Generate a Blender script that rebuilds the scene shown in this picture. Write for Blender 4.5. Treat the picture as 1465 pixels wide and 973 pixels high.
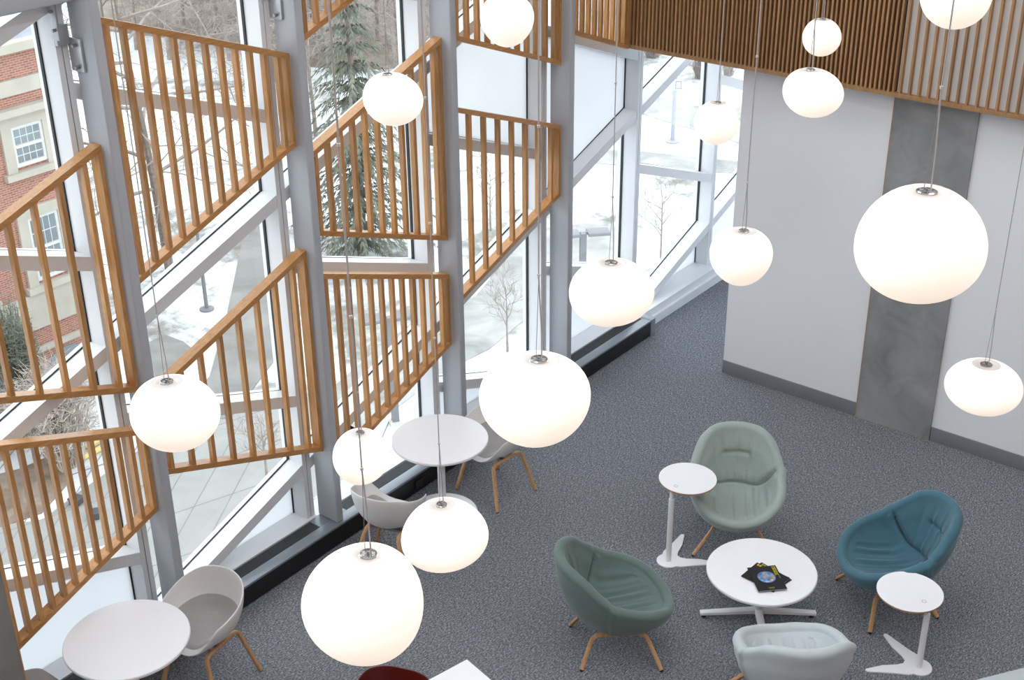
import bpy, bmesh, math, random
from mathutils import Vector, Matrix
random.seed(7)
for o in list(bpy.data.objects): bpy.data.objects.remove(o)
scene = bpy.context.scene
C = scene.collection
PI = math.pi

# ------------------------------------------------------------------ camera
W, HH, F = 1465, 973, 1907.58
PITCH, ROLL, YAW = 0.473616, -0.0104139, 0.666364
CAMZ = 6.4
Fv = Vector((math.cos(YAW)*math.cos(PITCH), math.sin(YAW)*math.cos(PITCH), -math.sin(PITCH)))
r0 = Vector((math.sin(YAW), -math.cos(YAW), 0)); u0 = r0.cross(Fv)
Rv = r0*math.cos(ROLL)+u0*math.sin(ROLL); Uv = -r0*math.sin(ROLL)+u0*math.cos(ROLL)
CO = Vector((0, 0, CAMZ))
cd = bpy.data.cameras.new('camera'); cam = bpy.data.objects.new('camera', cd); C.objects.link(cam)
cd.sensor_width = 36; cd.lens = F/W*36; cd.clip_start = .05; cd.clip_end = 600
M = Matrix((Rv, Uv, -Fv)).transposed().to_4x4(); M.translation = CO; cam.matrix_world = M
scene.camera = cam
def ray(x, y): return Rv*(x-W/2)/F - Uv*(y-HH/2)/F + Fv
def onZ(x, y, z): d = ray(x, y); return CO + d*(z-CAMZ)/d.z
def onY(x, y, Y): d = ray(x, y); return CO + d*Y/d.y
def onX(x, y, X): d = ray(x, y); return CO + d*X/d.x

# ------------------------------------------------------------------ world, light, exposure
world = bpy.data.worlds.new('overcast_sky'); scene.world = world; world.use_nodes = True
bg = world.node_tree.nodes['Background']
bg.inputs[0].default_value = (.87, .935, 1.0, 1); bg.inputs[1].default_value = 2.9
scene.view_settings.view_transform = 'Standard'; scene.view_settings.look = 'None'
scene.view_settings.gamma = 1; scene.view_settings.use_curve_mapping = False
scene.view_settings.exposure = 0.2
ADDED_CEIL_LIGHT = 11  # glow of the added ceiling panels that brighten the room
GLOBE = .66

# ------------------------------------------------------------------ materials
def nodes(name):
    m = bpy.data.materials.new(name); m.use_nodes = True
    nt = m.node_tree; return m, nt, nt.nodes['Principled BSDF'], nt.nodes['Material Output']
def ramp(nt, stops):
    r = nt.nodes.new('ShaderNodeValToRGB'); e = r.color_ramp.elements
    while len(e) < len(stops): e.new(.5)
    for q, (p, c) in zip(e, stops): q.position = p; q.color = (*c, 1)
    return r
def coords(nt, scale=(1, 1, 1), kind='Object', rot=(0, 0, 0)):
    t = nt.nodes.new('ShaderNodeTexCoord'); mp = nt.nodes.new('ShaderNodeMapping')
    mp.inputs['Scale'].default_value = scale; mp.inputs['Rotation'].default_value = rot
    nt.links.new(t.outputs[kind], mp.inputs[0]); return mp
def noise(nt, src, scale, detail=4, rough=.55, dist=0):
    n = nt.nodes.new('ShaderNodeTexNoise'); n.inputs['Scale'].default_value = scale
    n.inputs['Detail'].default_value = detail; n.inputs['Roughness'].default_value = rough
    n.inputs['Distortion'].default_value = dist
    nt.links.new(src.outputs[0], n.inputs['Vector']); return n
def bump(nt, bs, src, strength, dist=.01):
    b = nt.nodes.new('ShaderNodeBump'); b.inputs['Strength'].default_value = strength; b.inputs['Distance'].default_value = dist
    nt.links.new(src, b.inputs['Height']); nt.links.new(b.outputs[0], bs.inputs['Normal'])
def plain(name, col, rough=.5, metal=0, var=.06, scale=6, spec=.5, bmp=0):
    m, nt, bs, out = nodes(name)
    mp = coords(nt); n = noise(nt, mp, scale)
    a = tuple(c*(1-var) for c in col); b = tuple(min(1, c*(1+var)) for c in col)
    r = ramp(nt, [(.3, a), (.7, b)]); nt.links.new(n.outputs['Fac'], r.inputs[0]); nt.links.new(r.outputs[0], bs.inputs['Base Color'])
    bs.inputs['Roughness'].default_value = rough; bs.inputs['Metallic'].default_value = metal
    bs.inputs['Specular IOR Level'].default_value = spec
    if bmp: n2 = noise(nt, mp, scale*20); bump(nt, bs, n2.outputs['Fac'], bmp, .003)
    return m
def wood(name, c1, c2, c3, rough=.5, rnd=.28, axis='Z', scale=9):
    m, nt, bs, out = nodes(name)
    s = {'Z': (6, 6, .45), 'X': (.45, 6, 6), 'Y': (6, .45, 6)}[axis]
    t = nt.nodes.new('ShaderNodeTexCoord'); oi = nt.nodes.new('ShaderNodeObjectInfo')
    add = nt.nodes.new('ShaderNodeVectorMath'); add.operation = 'ADD'
    mul = nt.nodes.new('ShaderNodeVectorMath'); mul.operation = 'SCALE'; mul.inputs['Scale'].default_value = 37
    comb = nt.nodes.new('ShaderNodeCombineXYZ')
    for i in range(3): nt.links.new(oi.outputs['Random'], comb.inputs[i])
    nt.links.new(comb.outputs[0], mul.inputs[0]); nt.links.new(t.outputs['Object'], add.inputs[0]); nt.links.new(mul.outputs[0], add.inputs[1])
    mp = nt.nodes.new('ShaderNodeMapping'); mp.inputs['Scale'].default_value = s; nt.links.new(add.outputs[0], mp.inputs[0])
    n = noise(nt, mp, scale, 6, .6, 1.2)
    r = ramp(nt, [(.28, c1), (.5, c2), (.72, c3)]); nt.links.new(n.outputs['Fac'], r.inputs[0])
    hs = nt.nodes.new('ShaderNodeHueSaturation'); mr = nt.nodes.new('ShaderNodeMapRange')
    mr.inputs['To Min'].default_value = 1-rnd; mr.inputs['To Max'].default_value = 1+rnd
    nt.links.new(oi.outputs['Random'], mr.inputs[0]); nt.links.new(mr.outputs[0], hs.inputs['Value'])
    nt.links.new(r.outputs[0], hs.inputs['Color']); nt.links.new(hs.outputs[0], bs.inputs['Base Color'])
    bs.inputs['Roughness'].default_value = rough
    bump(nt, bs, n.outputs['Fac'], .12, .002)
    return m
def fabric(name, col, var=.16):
    m, nt, bs, out = nodes(name)
    mp = coords(nt, (1, 1, 1)); n = noise(nt, mp, 260, 2); n2 = noise(nt, mp, 14, 4)
    mix = nt.nodes.new('ShaderNodeMath'); mix.operation = 'MULTIPLY_ADD'; mix.inputs[1].default_value = .35
    nt.links.new(n2.outputs['Fac'], mix.inputs[0]); nt.links.new(n.outputs['Fac'], mix.inputs[2])
    r = ramp(nt, [(.38, tuple(c*(1-var) for c in col)), (.95, tuple(min(1, c*(1+var)) for c in col))])
    nt.links.new(mix.outputs[0], r.inputs[0]); nt.links.new(r.outputs[0], bs.inputs['Base Color'])
    bs.inputs['Roughness'].default_value = .95; bs.inputs['Specular IOR Level'].default_value = .15
    bs.inputs['Sheen Weight'].default_value = .25
    bump(nt, bs, n.outputs['Fac'], .25, .002)
    return m

MT = {}
MT['column'] = plain('grey_steel_paint', (.43, .45, .485), .42, 0, .04, 3)
MT['alu'] = plain('silver_mullion', (.70, .71, .73), .4, .0, .02, 2)
MT['bracket'] = plain('galvanised_bracket', (.42, .43, .45), .35, .5, .08, 12)
MT['bolt'] = plain('steel_bolt', (.3, .3, .31), .3, .8, .1, 20)
MT['gasket'] = plain('black_gasket', (.012, .013, .015), .6)
MT['sill'] = plain('white_sill', (.74, .76, .79), .35, 0, .02)
MT['heater'] = plain('dark_heater_top', (.22, .245, .275), .33, .2, .05)
MT['heater_front'] = plain('black_heater_front', (.008, .008, .009), .45)
MT['grille'] = plain('dark_grille', (.10, .105, .11), .4, .3)
MT['screen'] = wood('oak_screen', (.31, .135, .038), (.46, .225, .072), (.56, .31, .12), .45, .18)
MT['screen_rail'] = wood('oak_screen_rail', (.36, .155, .045), (.46, .22, .07), (.55, .295, .115), .4, .08, 'X')
MT['slat'] = wood('walnut_slat', (.27, .14, .06), (.36, .195, .085), (.43, .25, .12), .5, .16)
MT['slat_back'] = plain('dark_brown_backing', (.10, .045, .018), .7, 0, .2)
MT['leg'] = wood('oak_leg', (.42, .22, .10), (.54, .31, .15), (.62, .38, .2), .45, .08)
MT['wall'] = plain('white_wall_paint', (.80, .815, .85), .75, 0, .008, 1.5)
MT['wallpanel'] = plain('white_slat_backing', (.72, .71, .69), .7, 0, .01)
MT['baseboard'] = plain('grey_rubber_base', (.19, .195, .22), .5, 0, .04)
MT['ceiling'] = plain('white_ceiling', (.78, .78, .78), .8, 0, .01)
MT['white'] = plain('white_laminate', (.84, .845, .875), .32, 0, .008, 3)
MT['white_metal'] = plain('white_powder_coat', (.82, .825, .85), .35, 0, .02)
MT['plyedge'] = plain('plywood_edge', (.42, .24, .12), .5, 0, .15, 30)
MT['chrome'] = plain('chrome', (.55, .53, .5), .2, .9, .1, 30)
MT['cord'] = plain('clear_cord', (.42, .39, .38), .4, 0, .05)
MT['bead'] = plain('cord_ferrule', (.7, .7, .7), .3, .5)
MT['shell'] = plain('pale_grey_plastic', (.74, .735, .73), .42, 0, .012, 4)
MT['shell_warm'] = plain('taupe_plastic', (.36, .33, .315), .45, 0, .015, 4)
MT['red'] = plain('dark_red_plastic', (.105, .008, .005), .35, 0, .05)
MT['pad'] = fabric('grey_seat_pad', (.36, .35, .345), .12)
MT['sage'] = fabric('sage_fabric', (.33, .395, .37)); MT['green'] = fabric('deep_green_fabric', (.125, .18, .165))
MT['teal'] = fabric('teal_fabric', (.058, .14, .185)); MT['mist'] = fabric('pale_blue_grey_fabric', (.46, .505, .525), .08)
MT['black_paper'] = plain('black_cover', (.010, .010, .012), .35); MT['paper'] = plain('paper_edge', (.6, .66, .64), .7)
MT['yellow'] = plain('yellow_ink', (.62, .52, .02), .5); MT['grey_ink'] = plain('grey_ink', (.4, .4, .42), .5)
MT['pale_grey'] = plain('pale_grey_laminate', (.42, .46, .49), .4, 0, .02)
MT['rubber'] = plain('black_rubber', (.02, .02, .02), .7)

MT['wall_wood'] = wood('timber_lining', (.20, .11, .05), (.27, .16, .08), (.33, .2, .11), .6, 0)
def carpet():
    m, nt, bs, out = nodes('grey_carpet')
    mp = coords(nt, (14, 75, 1)); n = noise(nt, mp, 2.2, 4, .75, .4)
    mp2 = coords(nt, (1, 1, 1)); n2 = noise(nt, mp2, 80, 3, .7); n3 = noise(nt, mp2, .6, 3)
    ad = nt.nodes.new('ShaderNodeMath'); ad.operation = 'ADD'; nt.links.new(n.outputs['Fac'], ad.inputs[0]); nt.links.new(n2.outputs['Fac'], ad.inputs[1])
    hf = nt.nodes.new('ShaderNodeMath'); hf.operation = 'MULTIPLY'; hf.inputs[1].default_value = .5; nt.links.new(ad.outputs[0], hf.inputs[0])
    r = ramp(nt, [(.37, (.036, .038, .045)), (.5, (.155, .163, .182)), (.63, (.42, .44, .47))])
    nt.links.new(hf.outputs[0], r.inputs[0]); nt.links.new(r.outputs[0], bs.inputs['Base Color'])
    bs.inputs['Roughness'].default_value = 1; bs.inputs['Specular IOR Level'].default_value = .05
    bump(nt, bs, hf.outputs[0], .5, .006); return m
MT['carpet'] = carpet()
def concrete(name, a, b, scale=2.5):
    m, nt, bs, out = nodes(name)
    mp = coords(nt); n = noise(nt, mp, scale, 8, .62, .6); n2 = noise(nt, mp, 40, 3)
    r = ramp(nt, [(.3, a), (.7, b)]); nt.links.new(n.outputs['Fac'], r.inputs[0]); nt.links.new(r.outputs[0], bs.inputs['Base Color'])
    bs.inputs['Roughness'].default_value = .55; bump(nt, bs, n2.outputs['Fac'], .15, .003); return m
MT['concrete'] = concrete('cast_concrete', (.20, .205, .207), (.345, .35, .353))
MT['concrete_warm'] = concrete('warm_concrete', (.17, .16, .15), (.25, .24, .225), 1.5)
MT['paving'] = concrete('plaza_concrete', (.235, .23, .22), (.30, .295, .28), .5)
MT['joint'] = plain('paving_joint', (.205, .20, .19), .8)
MT['path'] = concrete('wet_path', (.13, .125, .115), (.27, .26, .245), .35)
MT['road'] = concrete('slushy_road', (.17, .17, .16), (.40, .395, .375), .6)
MT['mulch'] = concrete('brown_mulch', (.12, .075, .05), (.34, .28, .23), .9)
def glass():
    m, nt, bs, out = nodes('window_glass'); nt.nodes.remove(bs)
    tr = nt.nodes.new('ShaderNodeBsdfTransparent'); tr.inputs[0].default_value = (.965, .98, .975, 1)
    gl = nt.nodes.new('ShaderNodeBsdfGlossy'); gl.inputs['Roughness'].default_value = .015
    fr = nt.nodes.new('ShaderNodeFresnel'); fr.inputs[0].default_value = 1.35
    geo = nt.nodes.new('ShaderNodeNewGeometry'); inv = nt.nodes.new('ShaderNodeMath'); inv.operation = 'SUBTRACT'; inv.inputs[0].default_value = 1
    nt.links.new(geo.outputs['Backfacing'], inv.inputs[1])      # the leaving face of the pane adds no second reflection
    mu = nt.nodes.new('ShaderNodeMath'); mu.operation = 'MULTIPLY'; nt.links.new(fr.outputs[0], mu.inputs[0]); nt.links.new(inv.outputs[0], mu.inputs[1])
    mx = nt.nodes.new('ShaderNodeMixShader'); nt.links.new(mu.outputs[0], mx.inputs[0]); nt.links.new(tr.outputs[0], mx.inputs[1]); nt.links.new(gl.outputs[0], mx.inputs[2])
    nt.links.new(mx.outputs[0], out.inputs[0]); return m
MT['glass'] = glass()
def frosted():
    m, nt, bs, out = nodes('frosted_glass'); nt.nodes.remove(bs)
    mp = coords(nt); n = noise(nt, mp, .8, 2)
    r = ramp(nt, [(.3, (.78, .80, .81)), (.7, (.83, .85, .855))]); nt.links.new(n.outputs['Fac'], r.inputs[0])
    tl = nt.nodes.new('ShaderNodeBsdfTranslucent'); df = nt.nodes.new('ShaderNodeBsdfDiffuse')
    nt.links.new(r.outputs[0], tl.inputs[0]); nt.links.new(r.outputs[0], df.inputs[0])
    mx = nt.nodes.new('ShaderNodeMixShader'); mx.inputs[0].default_value = .35
    nt.links.new(tl.outputs[0], mx.inputs[1]); nt.links.new(df.outputs[0], mx.inputs[2]); nt.links.new(mx.outputs[0], out.inputs[0]); return m
MT['frosted'] = frosted()
def globe_mat():
    m, nt, bs, out = nodes('lit_opal_glass')
    mp = coords(nt, kind='Generated'); n = noise(nt, mp, .9, 1)
    r = ramp(nt, [(.3, (1, .80, .62)), (.62, (1, .95, .89))]); nt.links.new(n.outputs['Fac'], r.inputs[0])
    bs.inputs['Base Color'].default_value = (.8, .78, .75, 1); bs.inputs['Roughness'].default_value = .35
    nt.links.new(r.outputs[0], bs.inputs['Emission Color']); bs.inputs['Emission Strength'].default_value = GLOBE; return m
MT['globe'] = globe_mat()
def emit(name, col, s):
    m, nt, bs, out = nodes(name); bs.inputs['Base Color'].default_value = (.8, .8, .8, 1)
    mp = coords(nt); n = noise(nt, mp, 2); r = ramp(nt, [(.3, tuple(c*.99 for c in col)), (.7, col)])
    nt.links.new(n.outputs['Fac'], r.inputs[0]); nt.links.new(r.outputs[0], bs.inputs['Emission Color'])
    bs.inputs['Emission Strength'].default_value = s; return m
MT['diffuser'] = emit('added_ceiling_diffuser', (.96, .97, 1), ADDED_CEIL_LIGHT)
def snow():
    m, nt, bs, out = nodes('patchy_snow')
    mp = coords(nt); n = noise(nt, mp, .16, 8, .68, .6); n2 = noise(nt, mp, 1.6, 6, .7)
    mu = nt.nodes.new('ShaderNodeMath'); mu.operation = 'MULTIPLY_ADD'; mu.inputs[1].default_value = .35
    nt.links.new(n2.outputs['Fac'], mu.inputs[0]); nt.links.new(n.outputs['Fac'], mu.inputs[2])
    r = ramp(nt, [(.50, (.17, .165, .14)), (.57, (.27, .265, .245)), (.66, (.55, .56, .575)), (.85, (.68, .69, .71))])
    nt.links.new(mu.outputs[0], r.inputs[0]); nt.links.new(r.outputs[0], bs.inputs['Base Color'])
    bs.inputs['Roughness'].default_value = .9; return m
MT['snow'] = snow()
def brick():
    m, nt, bs, out = nodes('red_brick')
    mp = coords(nt, (1, 1, 1), rot=(PI/2, 0, 0)); b = nt.nodes.new('ShaderNodeTexBrick'); b.inputs['Scale'].default_value = 1
    b.inputs['Brick Width'].default_value = .21; b.inputs['Row Height'].default_value = .075; b.inputs['Mortar Size'].default_value = .010
    b.inputs['Color1'].default_value = (.33, .125, .08, 1); b.inputs['Color2'].default_value = (.235, .085, .06, 1); b.inputs['Mortar'].default_value = (.34, .27, .23, 1)
    nt.links.new(mp.outputs[0], b.inputs['Vector']); nt.links.new(b.outputs[0], bs.inputs['Base Color']); bs.inputs['Roughness'].default_value = .9; return m
MT['brick'] = brick()
MT['stone'] = plain('cream_stone', (.37, .34, .285), .8, 0, .08, 1.5)
MT['roof'] = plain('grey_slate_roof', (.25, .25, .29), .7, 0, .12, 2)
MT['dark_pane'] = plain('building_glass', (.16, .19, .20), .12, 0, .25, .8)
MT['white_frame'] = plain('white_window_frame', (.5, .5, .485), .5)
MT['bark'] = plain('grey_bark', (.20, .165, .14), .9, 0, .3, 8); MT['twig'] = plain('bare_twigs', (.27, .225, .20), .9, 0, .25, 4)
MT['twig_pale'] = plain('pale_twigs', (.40, .345, .30), .9, 0, .25, 4)
MT['needle'] = plain('spruce_needles', (.14, .15, .115), .9, 0, .4, 1.2)
MT['post'] = plain('grey_lamp_post', (.17, .17, .18), .5); MT['post_blue'] = plain('galvanised_post', (.33, .34, .39), .5)
MT['timber'] = plain('weathered_timber', (.36, .28, .2), .8, 0, .2); MT['yellow_paint'] = plain('yellow_kerb_paint', (.72, .55, .2), .7)
MT['black_box'] = plain('black_box', (.05, .055, .06), .6); MT['kerb'] = concrete('kerb', (.45, .42, .37), (.6, .58, .53), 1)

# ------------------------------------------------------------------ mesh helpers
def mesh_obj(name, vs, fs, mat, parent=None, smooth=None, loc=None):
    me = bpy.data.meshes.new(name); me.from_pydata([tuple(v) for v in vs], [], fs); me.update()
    if smooth is not None:
        me.polygons.foreach_set('use_smooth', [True]*len(me.polygons))
        if smooth < PI: me.set_sharp_from_angle(angle=smooth)
    me.materials.append(MT[mat] if isinstance(mat, str) else mat)
    o = bpy.data.objects.new(name, me); C.objects.link(o)
    if parent: o.parent = parent
    if loc: o.location = loc
    return o
def thing(name, label, cat, loc=(0, 0, 0), rz=0, group=None):
    o = bpy.data.objects.new(name, None); o.empty_display_size = .1; C.objects.link(o)
    o.location = loc; o.rotation_euler = (0, 0, rz); tag(o, label, cat, group); return o
def tag(o, label=None, cat=None, group=None, kind=None):
    if label: o['label'] = label
    if cat: o['category'] = cat
    if group: o['group'] = group
    if kind: o['kind'] = kind
    return o
def struct_empty(name, label=None):
    o = bpy.data.objects.new(name, None); C.objects.link(o); o['kind'] = 'structure'
    if label: o['label'] = label
    return o
BF = [(0, 3, 2, 1), (4, 5, 6, 7), (0, 1, 5, 4), (1, 2, 6, 5), (2, 3, 7, 6), (3, 0, 4, 7)]
def boxv(x0, x1, y0, y1, z0, z1):
    return [(x0, y0, z0), (x1, y0, z0), (x1, y1, z0), (x0, y1, z0), (x0, y0, z1), (x1, y0, z1), (x1, y1, z1), (x0, y1, z1)]
def box(name, x0, x1, y0, y1, z0, z1, mat, parent=None, bev=0):
    if not bev: return mesh_obj(name, boxv(x0, x1, y0, y1, z0, z1), BF, mat, parent)
    bm = bmesh.new(); vv = [bm.verts.new(v) for v in boxv(x0, x1, y0, y1, z0, z1)]
    for f_ in BF: bm.faces.new([vv[i] for i in f_])
    bmesh.ops.bevel(bm, geom=list(bm.edges), offset=bev, segments=3, affect='EDGES', profile=.5)
    me = bpy.data.meshes.new(name); bm.to_mesh(me); bm.free()
    me.polygons.foreach_set('use_smooth', [True]*len(me.polygons)); me.set_sharp_from_angle(angle=.9)
    me.materials.append(MT[mat]); o = bpy.data.objects.new(name, me); C.objects.link(o)
    if parent: o.parent = parent
    return o
def boxes(lst):
    vs, fs = [], []
    for b in lst:
        n = len(vs); vs += boxv(*b); fs += [tuple(i+n for i in f_) for f_ in BF]
    return vs, fs
def prism_xz(name, pts, y0, y1, mat, parent=None):
    """polygon in the XZ plane extruded along Y"""
    n = len(pts); vs = [(x, y0, z) for x, z in pts]+[(x, y1, z) for x, z in pts]
    a = sum(pts[i][0]*pts[(i+1) % n][1]-pts[(i+1) % n][0]*pts[i][1] for i in range(n))
    idx = list(range(n)) if a > 0 else list(range(n))[::-1]
    fs = [tuple(idx), tuple(i+n for i in idx[::-1])]
    for i in range(n):
        p, q = idx[i], idx[(i+1) % n]; fs.append((p, p+n, q+n, q))
    return mesh_obj(name, vs, fs, mat, parent)
def prism_xy(name, pts, z0, z1, mat, parent=None, smooth=None):
    n = len(pts); vs = [(x, y, z0) for x, y in pts]+[(x, y, z1) for x, y in pts]
    a = sum(pts[i][0]*pts[(i+1) % n][1]-pts[(i+1) % n][0]*pts[i][1] for i in range(n))
    idx = list(range(n)) if a > 0 else list(range(n))[::-1]
    fs = [tuple(idx[::-1]), tuple(i+n for i in idx)]
    for i in range(n):
        p, q = idx[i], idx[(i+1) % n]; fs.append((p, q, q+n, p+n))
    return mesh_obj(name, vs, fs, mat, parent, smooth)
def tube_data(path, rad, n=8, sq=None, caps=True, up=Vector((0, 0, 1))):
    """sweep; rad: number or list; sq=(w,h) rectangular section"""
    P = [Vector(p) for p in path]; k = len(P); vs, fs = [], []
    T = [(P[min(i+1, k-1)]-P[max(i-1, 0)]).normalized() for i in range(k)]
    ref = up if abs(T[0].dot(up)) < .95 else Vector((1, 0, 0))
    N = (ref-T[0]*ref.dot(T[0])).normalized()
    for i in range(k):
        N = (N-T[i]*N.dot(T[i])).normalized(); B = T[i].cross(N)
        if sq:
            w, h = sq[i] if isinstance(sq, list) else sq
            ring = [N*(h/2*a)+B*(w/2*b) for a, b in ((1, .7), (.7, 1), (-.7, 1), (-1, .7), (-1, -.7), (-.7, -1), (.7, -1), (1, -.7))]
        else:
            r = rad[i] if isinstance(rad, (list, tuple)) else rad
            ring = [N*(r*math.cos(2*PI*j/n))+B*(r*math.sin(2*PI*j/n)) for j in range(n)]
        vs += [P[i]+q for q in ring]
    m = 8 if sq else n
    for i in range(k-1):
        for j in range(m):
            a, b = i*m+j, i*m+(j+1) % m; fs.append((a, b, b+m, a+m))
    if caps: fs.append(tuple(range(m))[::-1]); fs.append(tuple((k-1)*m+j for j in range(m)))
    return vs, fs
def join(parts):
    vs, fs = [], []
    for v, f_ in parts:
        n = len(vs); vs += list(v); fs += [tuple(i+n for i in q) for q in f_]
    return vs, fs
def tube(name, path, rad, mat, parent=None, n=8, sq=None, smooth=.9):
    v, f_ = tube_data(path, rad, n, sq); return mesh_obj(name, v, f_, mat, parent, smooth)
def lathe_data(prof, n=48, cx=0, cy=0):
    """prof: list of (r,z) bottom to top; r=0 closes"""
    vs, fs, rings = [], [], []
    for r, z in prof:
        if r < 1e-6: rings.append([len(vs)]); vs.append((cx, cy, z))
        else:
            rings.append(list(range(len(vs), len(vs)+n)))
            vs += [(cx+r*math.cos(2*PI*j/n), cy+r*math.sin(2*PI*j/n), z) for j in range(n)]
    for a, b in zip(rings, rings[1:]):
        for j in range(n):
            k = (j+1) % n
            if len(a) == 1 and len(b) == 1: continue
            if len(a) == 1: fs.append((a[0], b[k], b[j]))
            elif len(b) == 1: fs.append((a[j], a[k], b[0]))
            else: fs.append((a[j], a[k], b[k], b[j]))
    return vs, fs
def lathe(name, prof, mat, parent=None, n=48, cx=0, cy=0, smooth=.6):
    v, f_ = lathe_data(prof, n, cx, cy); return mesh_obj(name, v, f_, mat, parent, smooth)
def disc_prof(r, z0, z1, c=.004):
    return [(0, z0), (r-c, z0), (r, z0+c), (r, z1-c), (r-c, z1), (0, z1)]

# ------------------------------------------------------------------ room shell
ZC = 9.0
XW = 10.53            # face of the far wall
XF = 10.36            # face of the slatted bulkhead
YC, YCB = 6.62, 6.84  # columns front / back
YM, YG = 6.86, 7.02   # mullion front, glass
tag(box('floor', -5, 17, -6.5, 7.0, -.15, 0, 'carpet'), 'dark grey flecked carpet floor', kind='structure')
tag(box('ceiling', -5, 17, -6.5, 7.3, ZC, ZC+.15, 'ceiling'), 'white ceiling high above the lounge', kind='structure')
tag(box('wall_far', XW, XW+3.2, -6.5, 5.60, 0, 3.16, 'wall'), 'white painted end wall', kind='structure')
tag(box('wall_near', -5.15, -5, -6.5, 7.3, 0, ZC, 'wall_wood'), 'timber lined wall opposite the concrete pillar wall', kind='structure')
tag(box('wall_back', -5, 17, -6.65, -6.5, 0, ZC, 'wall_wood'), 'timber lined wall opposite the glazing', kind='structure')
tag(box('wall_passage', 17, 17.15, 5.60, 7.3, 0, 3.16, 'wall'), 'white wall closing the passage', kind='structure')
tag(box('wall_upper', XF+.06, 17, -6.5, 6.85, 3.17, ZC, 'wall'), 'bulkhead above the end wall', kind='structure')
pr = box('concrete_pier', 1.95, 2.785, 5.60, 5.95, 0, ZC, 'concrete_warm')
tag(pr, 'warm grey concrete pier rising beside the taupe chair', 'pillar')
box('edge_strip', 2.785, 2.793, 5.598, 5.95, 0, ZC, 'plyedge', pr)
pl = box('concrete_pillar', XW-.02, XW+.3, 3.4425, 4.159, 0, 3.16, 'concrete')
tag(pl, 'bare grey cast concrete pillar set in the white wall', 'pillar')
box('edge_strip', XW-.022, XW-.001, 4.159, 4.166, 0, 3.16, 'plyedge', pl)
for i, (a, b) in enumerate(((4.168, 5.60), (-6.5, 3.44))):
    tag(box('baseboard_far' if i == 0 else 'baseboard_far_side', XW-.012, XW, a, b, 0, .140, 'baseboard', bev=.002), 'grey rubber baseboard on the white wall', kind='structure')
tag(box('trim_1', -5, 17, YM-.03, YG+.02, .15, .19, 'sill'), 'white window sill board', kind='structure')
tag(box('trim_2', 10.83, 17, 6.72, YM-.031, .0, .10, 'sill'), 'white kick board under the passage windows', kind='structure')
tag(box('trim_3', 10.83, 17, 6.75, YM-.029, .10, .19, 'sill'), 'white sill upstand under the passage windows', kind='structure')

# slatted bulkhead
sw = thing('slat_wall', 'brown vertical timber slats cladding the bulkhead above the white wall', 'slat wall', (XF, 0, 3.153))
ySplit = 4.11; YL = 6.855
box('backing_panel', .045, .06, ySplit, YL, .0, 5.8, 'slat_back', sw)
tag(box('backing_panel', .045, .06, -6.4, ySplit, .0, 5.8, 'wallpanel', sw), 'white backing panel')
box('bottom_rail', -.008, .06, -6.4, YL, -.012, .022, 'slat', sw)
me_s = None
y = YL-.012; ys = []
while y > ySplit: ys.append(y); y -= .0405
y = ySplit-.035
while y > -1.5: ys.append(y); y -= .0805
for y in ys:
    if me_s is None:
        o = box('slat', 0, .045, -.0085, .0085, .022, 5.8, 'slat', sw); me_s = o.data
    else:
        o = bpy.data.objects.new('slat', me_s); C.objects.link(o); o.parent = sw
    o.location = (0, y, 0)

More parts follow.
